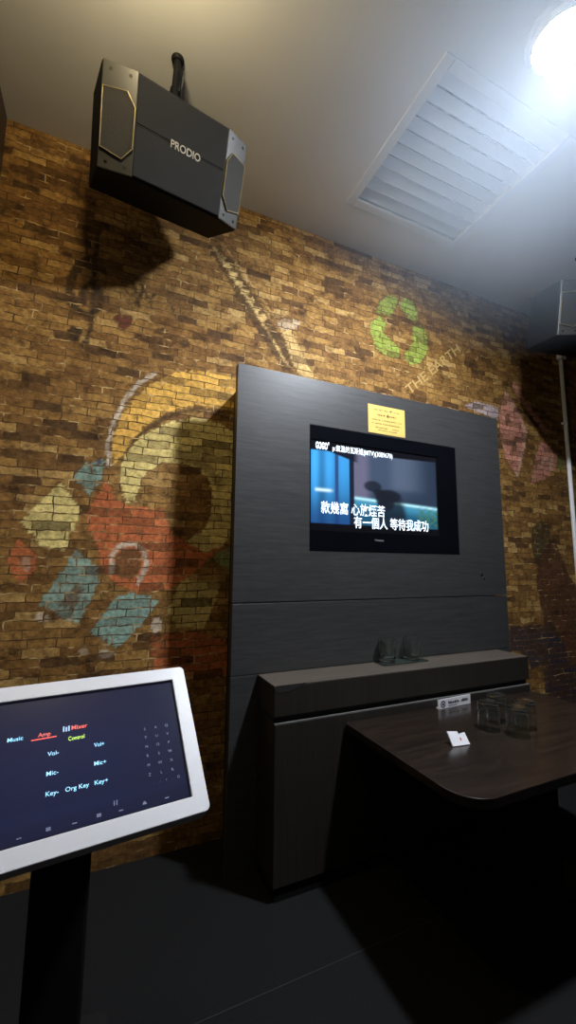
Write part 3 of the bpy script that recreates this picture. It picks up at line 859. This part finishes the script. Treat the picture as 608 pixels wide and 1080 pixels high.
# ------------------------------------------------------------------ small things on the table
def table_sign():
    d = Vector((1.596 - 1.384, 1.494 - 1.474, 0))
    t = thing('tabletop_sign', 'narrow white strip sign with a round emblem at the back of the table', 'sign', (1.384, 1.462, .5755))
    t.rotation_euler = (0, 0, .05)
    bm = B(); box(bm, 0, .205, 0, .004, 0, .040)
    obj('plate', bm, M['paper'], t, bevel=.0006)
    bm = B(); box(bm, .01, .195, .004, .022, 0, .003)
    obj('foot', bm, M['paper'], t)
    bm = B()
    prism(bm, [(.030 + .015 * math.cos(k * math.pi / 10) * s, .019 + .015 * math.sin(k * math.pi / 10) * s) for s, ks in ((1, range(0, 21)), (.66, range(20, -1, -1))) for k in ks][:-1], 0, .0004)
    lathe(bm, [(0, 0), (.006, 0), (.006, .0004), (0, .0004)], 12, Matrix.Translation((.030, .019, 0)))
    dashes(bm, .062, .015, .125, .013, 5, .2)
    dashes(bm, .062, .006, .060, .005, 6, .3)
    bm.transform(FACE(0, -.0001, 0))
    obj('print', bm, M['ink_black'], t)
table_sign()

def packet():
    t = thing('card_packet', 'small white folded card packet with a reddish mark on the table', 'packet', (1.19, 1.165, .5755))
    t.rotation_euler = (0, 0, -.12)
    lean = Matrix.Translation((0, -.012, 0)) @ Matrix.Rotation(math.radians(-38), 4, 'X')
    outline = [(-.034, 0), (.038, 0), (.036, .040), (.014, .038), (.010, .032), (.007, .046), (-.034, .050)]
    bm = B(); prism(bm, outline, -.003, .003, lean @ FACE(0, 0, 0))
    obj('front_leaf', bm, M['paper'], t, bevel=.0008)
    bm = B(); prism(bm, [(.000, 0), (.030, 0), (.030, .003), (.000, .003)], .020, .055, Matrix.Translation((0, .048, 0)) @ Matrix.Rotation(math.radians(90), 4, 'X'))
    obj('rear_leaf', bm, M['paper'], t)
    bm = B()
    prism(bm, [(.004, .016), (.010, .015), (.012, .024), (.006, .025)], .003, .0034, lean @ FACE(0, 0, 0))
    obj('red_mark', bm, M['red_ink'], t)
packet()

# ------------------------------------------------------------------ conduit
def conduit():
    x, y = 3.19, YB - .0150
    t = thing('cable_conduit', 'thin white vertical conduit on the brick wall at the right edge', 'conduit', (x, y, .0))
    bm = B(); tube(bm, [(0, 0, 0), (0, 0, ZC - .30)], .0145, 16); obj('pipe', bm, M['conduit'], t, True)
    for z in (.45, 2.30):
        bm = B(); box(bm, -.030, .030, .004, .0148, z - .008, z + .008)
        tube(bm, [(0, 0, z - .008), (0, 0, z + .008)], .0165, 16)
        obj('clip', bm, M['conduit'], t)
    bm = B(); box(bm, -.03, .03, -.026, .0145, ZC - .30, ZC - .23); obj('junction_box', bm, M['conduit'], t, bevel=.004)
conduit()

# ------------------------------------------------------------------ touch-screen kiosk
def kiosk():
    u = Vector((.9932, .1162, 0)).normalized(); v = Vector((-.0812, .6942, .7152)).normalized()
    n = u.cross(v)
    O = Vector((.1808, 1.1292, .9038))
    W, H, bz = .480, .270, .034
    base = O - u * (W / 2) - v * (H / 2)
    base = Vector((-.045, 1.22, 0))
    t = thing('touchscreen_kiosk', 'white-framed tilted song-selection touch screen on a black post at lower left', 'touch screen', base)
    S = Matrix(((u.x, v.x, n.x, O.x - base.x), (u.y, v.y, n.y, O.y - base.y), (u.z, v.z, n.z, O.z), (0, 0, 0, 1)))
    # frame ring
    outer = rrect(-W - bz, bz, -H - bz, bz, .012)
    inner = rrect(-W, 0, -H, 0, .002)
    bm = B()
    rings = []
    for pts, z in ((outer, -.038), (outer, -.001), ([(x * 1, y) for x, y in outer], .001), (inner, .001), (inner, -.008)):
        rings.append([bm.verts.new(S @ Vector((x, y, z))) for x, y in pts])
    for a, b in zip(rings, rings[1:]):
        k = len(a)
        for i in range(k):
            bm.faces.new((a[i], a[(i + 1) % k], b[(i + 1) % k], b[i]))
    bm.faces.new(rings[0][::-1])
    obj('frame', bm, M['white'], t, bevel=.002)
    bm = B(); box(bm, -W + .10, -.10, -H + .03, -.03, -.075, -.039, S)
    obj('rear_housing', bm, M['black'], t, bevel=.006)
    def paint(X, Y):
        c = np.zeros(X.shape + (3,))
        k = .55 + .45 * np.exp(-(((X - .55) / .5) ** 2 + ((Y - .55) / .55) ** 2))
        edge = np.clip(np.minimum(np.minimum(X, 1 - X) / .012, np.minimum(Y, 1 - Y) / .02), 0, 1)
        for q, b in enumerate((.013, .016, .052)):
            c[..., q] = b * k * edge
        band = ((Y > .10) & (Y < .17)).astype(float) * .15 + 1
        return c * band[..., None]
    scr = picture_grid('screen', W, H, 97, 55, paint, attr_screen('kiosk_display', 1.0, .12), t, S @ Matrix.Translation((-W, -H, -.006)))
    T = S @ Matrix.Translation((0, 0, -.0052))
    cy = emit('display_cyan', (.30, .68, .95), .8)
    for word in [('Music', -.331, -.0845, .0085, 'CENTER', .004, .027),
                               ('Vol-', -.262, -.1270, .0085, 'CENTER', .004, .020), ('Vol+', -.1755, -.1270, .0085, 'CENTER', .004, .020),
                               ('Mic-', -.262, -.1645, .0085, 'CENTER', .004, .021), ('Mic+', -.1746, -.1645, .0085, 'CENTER', .004, .023),
                               ('Key-', -.261, -.2010, .0085, 'CENTER', .004, .022), ('Key+', -.1737, -.2010, .0085, 'CENTER', .004, .025),
                               ('Org Key', -.2175, -.2010, .0085, 'CENTER', .004, .042)]:
        text_obj('menu_lettering', [word], cy, scr, T)
    red = emit('display_red', (.85, .13, .09), .75)
    for word in [('Amp', -.2797, -.0850, .0085, 'CENTER', .004, .023), ('Mixer', -.2135, -.0815, .0095, 'CENTER', .004, .031)]:
        text_obj('tab_lettering', [word], red, scr, T)
    bm = B(); box(bm, -.303, -.257, -.0905, -.0885, 0, .0003, T); obj('tab_underline', bm, emit('display_red_line', (.9, .10, .07), .9), scr)
    text_obj('control_lettering', [('Control', -.2195, -.1035, .0085, 'CENTER', .004, .031)], emit('display_lime', (.55, .85, .12), .8), scr, T)
    bm = B()
    for i in range(3):
        box(bm, -.2455 + i * .005, -.2425 + i * .005, -.083, -.0715 - .002 * (i % 2), 0, .0003, T)
    obj('mixer_icon', bm, emit('display_pale', (.30, .45, .62), .6), scr)
    dim = emit('display_dim', (.075, .085, .15), .6)
    keys = []
    for r, row in enumerate(('SAQ', 'TUV', 'NOPY', 'RSW', 'HWX', 'ZLK')):
        for c_, ch in enumerate(row[:3]):
            keys.append((ch, -.079 + c_ * .0245, -.112 - r * .0195, .0062, 'CENTER', 0))
    for i, ch in enumerate('.:r.Q'): keys.append((ch, -.072 + i * .013, -.226, .005, 'CENTER', 0))
    text_obj('keyboard_lettering', keys, dim, scr, T)
    for i, x in enumerate((-.42, -.36, -.31, -.265, -.222, -.18, -.14, -.095, -.05)):
        bm = B()
        w = .001 if i % 3 == 1 else .004
        prism(bm, [(x - .004, -.2590), (x + .004, -.2590), (x + .004, -.2570), (x + w, -.2570 + .004 * (i % 2)), (x - w, -.2570 + .004 * (i % 2)), (x - .004, -.2570)], 0, .0003, T)
        obj('toolbar_icon', bm, dim, scr)
    for x in (-.153, -.148):
        bm = B(); box(bm, x, x + .002, -.247, -.238, 0, .0003, T)
        obj('toolbar_icon', bm, dim, scr)
    # stand
    top = (S @ Vector((-W / 2, -H / 2, -.076)))
    bm = B()
    box(bm, -.062, .062, -.055, .055, .02, .80)
    obj('post', bm, M['black_metal'], t, bevel=.008)
    bm = B()
    tube(bm, [(0, 0, .79), (0, .02, .80), tuple(top + n * .004)], .03, 12)
    obj('tilt_arm', bm, M['black_metal'], t, True)
    bm = B(); prism(bm, rrect(-.13, .13, -.13, .13, .03), 0, .02)
    obj('base_plate', bm, M['black_metal'], t, bevel=.004)
kiosk()

# ------------------------------------------------------------------ haze volume added for the glow around the lamp
def haze():
    m = bpy.data.materials.new('glow_volume')
    m.use_nodes = True
    nt = m.node_tree
    nt.nodes.clear()
    out = nt.nodes.new('ShaderNodeOutputMaterial')
    vol = nt.nodes.new('ShaderNodeVolumePrincipled')
    vol.inputs['Color'].default_value = (.72, .84, 1, 1)
    vol.inputs['Anisotropy'].default_value = 0.2
    tc = N(nt, 'ShaderNodeTexCoord')
    ln = N(nt, 'ShaderNodeVectorMath', operation='LENGTH')
    nt.links.new(tc.outputs['Object'], ln.inputs[0])
    dv = N(nt, 'ShaderNodeMath', operation='DIVIDE')
    nt.links.new(ln.outputs['Value'], dv.inputs[0]); dv.inputs[1].default_value = 1.15
    r = ramp(nt, dv.outputs[0], [(0.0, (.03, .03, .03)), (.15, (.15, .15, .15)), (.35, (.75, .75, .75)), (.55, (1, 1, 1)), (.8, (.5, .5, .5)), (1.0, (0, 0, 0))])
    mu = N(nt, 'ShaderNodeMath', operation='MULTIPLY')
    nt.links.new(r, mu.inputs[0]); mu.inputs[1].default_value = HAZE
    nt.links.new(mu.outputs[0], vol.inputs['Density'])
    nt.links.new(vol.outputs[0], out.inputs['Volume'])
    bm = B()
    lathe(bm, [(0, -.016)] + [(1.15 * math.cos(math.radians(a)), -.016 - 1.15 * math.sin(math.radians(a))) for a in range(0, 90, 9)] + [(0, -1.166)], 40)
    o = obj('glow_haze', bm, m, loc=(LAMP_XY[0] - .12, LAMP_XY[1], ZC))
    tag(o, 'thin bluish haze volume added for the glow under the ceiling lamp', 'haze', kind='stuff')
if HAZE > 0:
    haze()
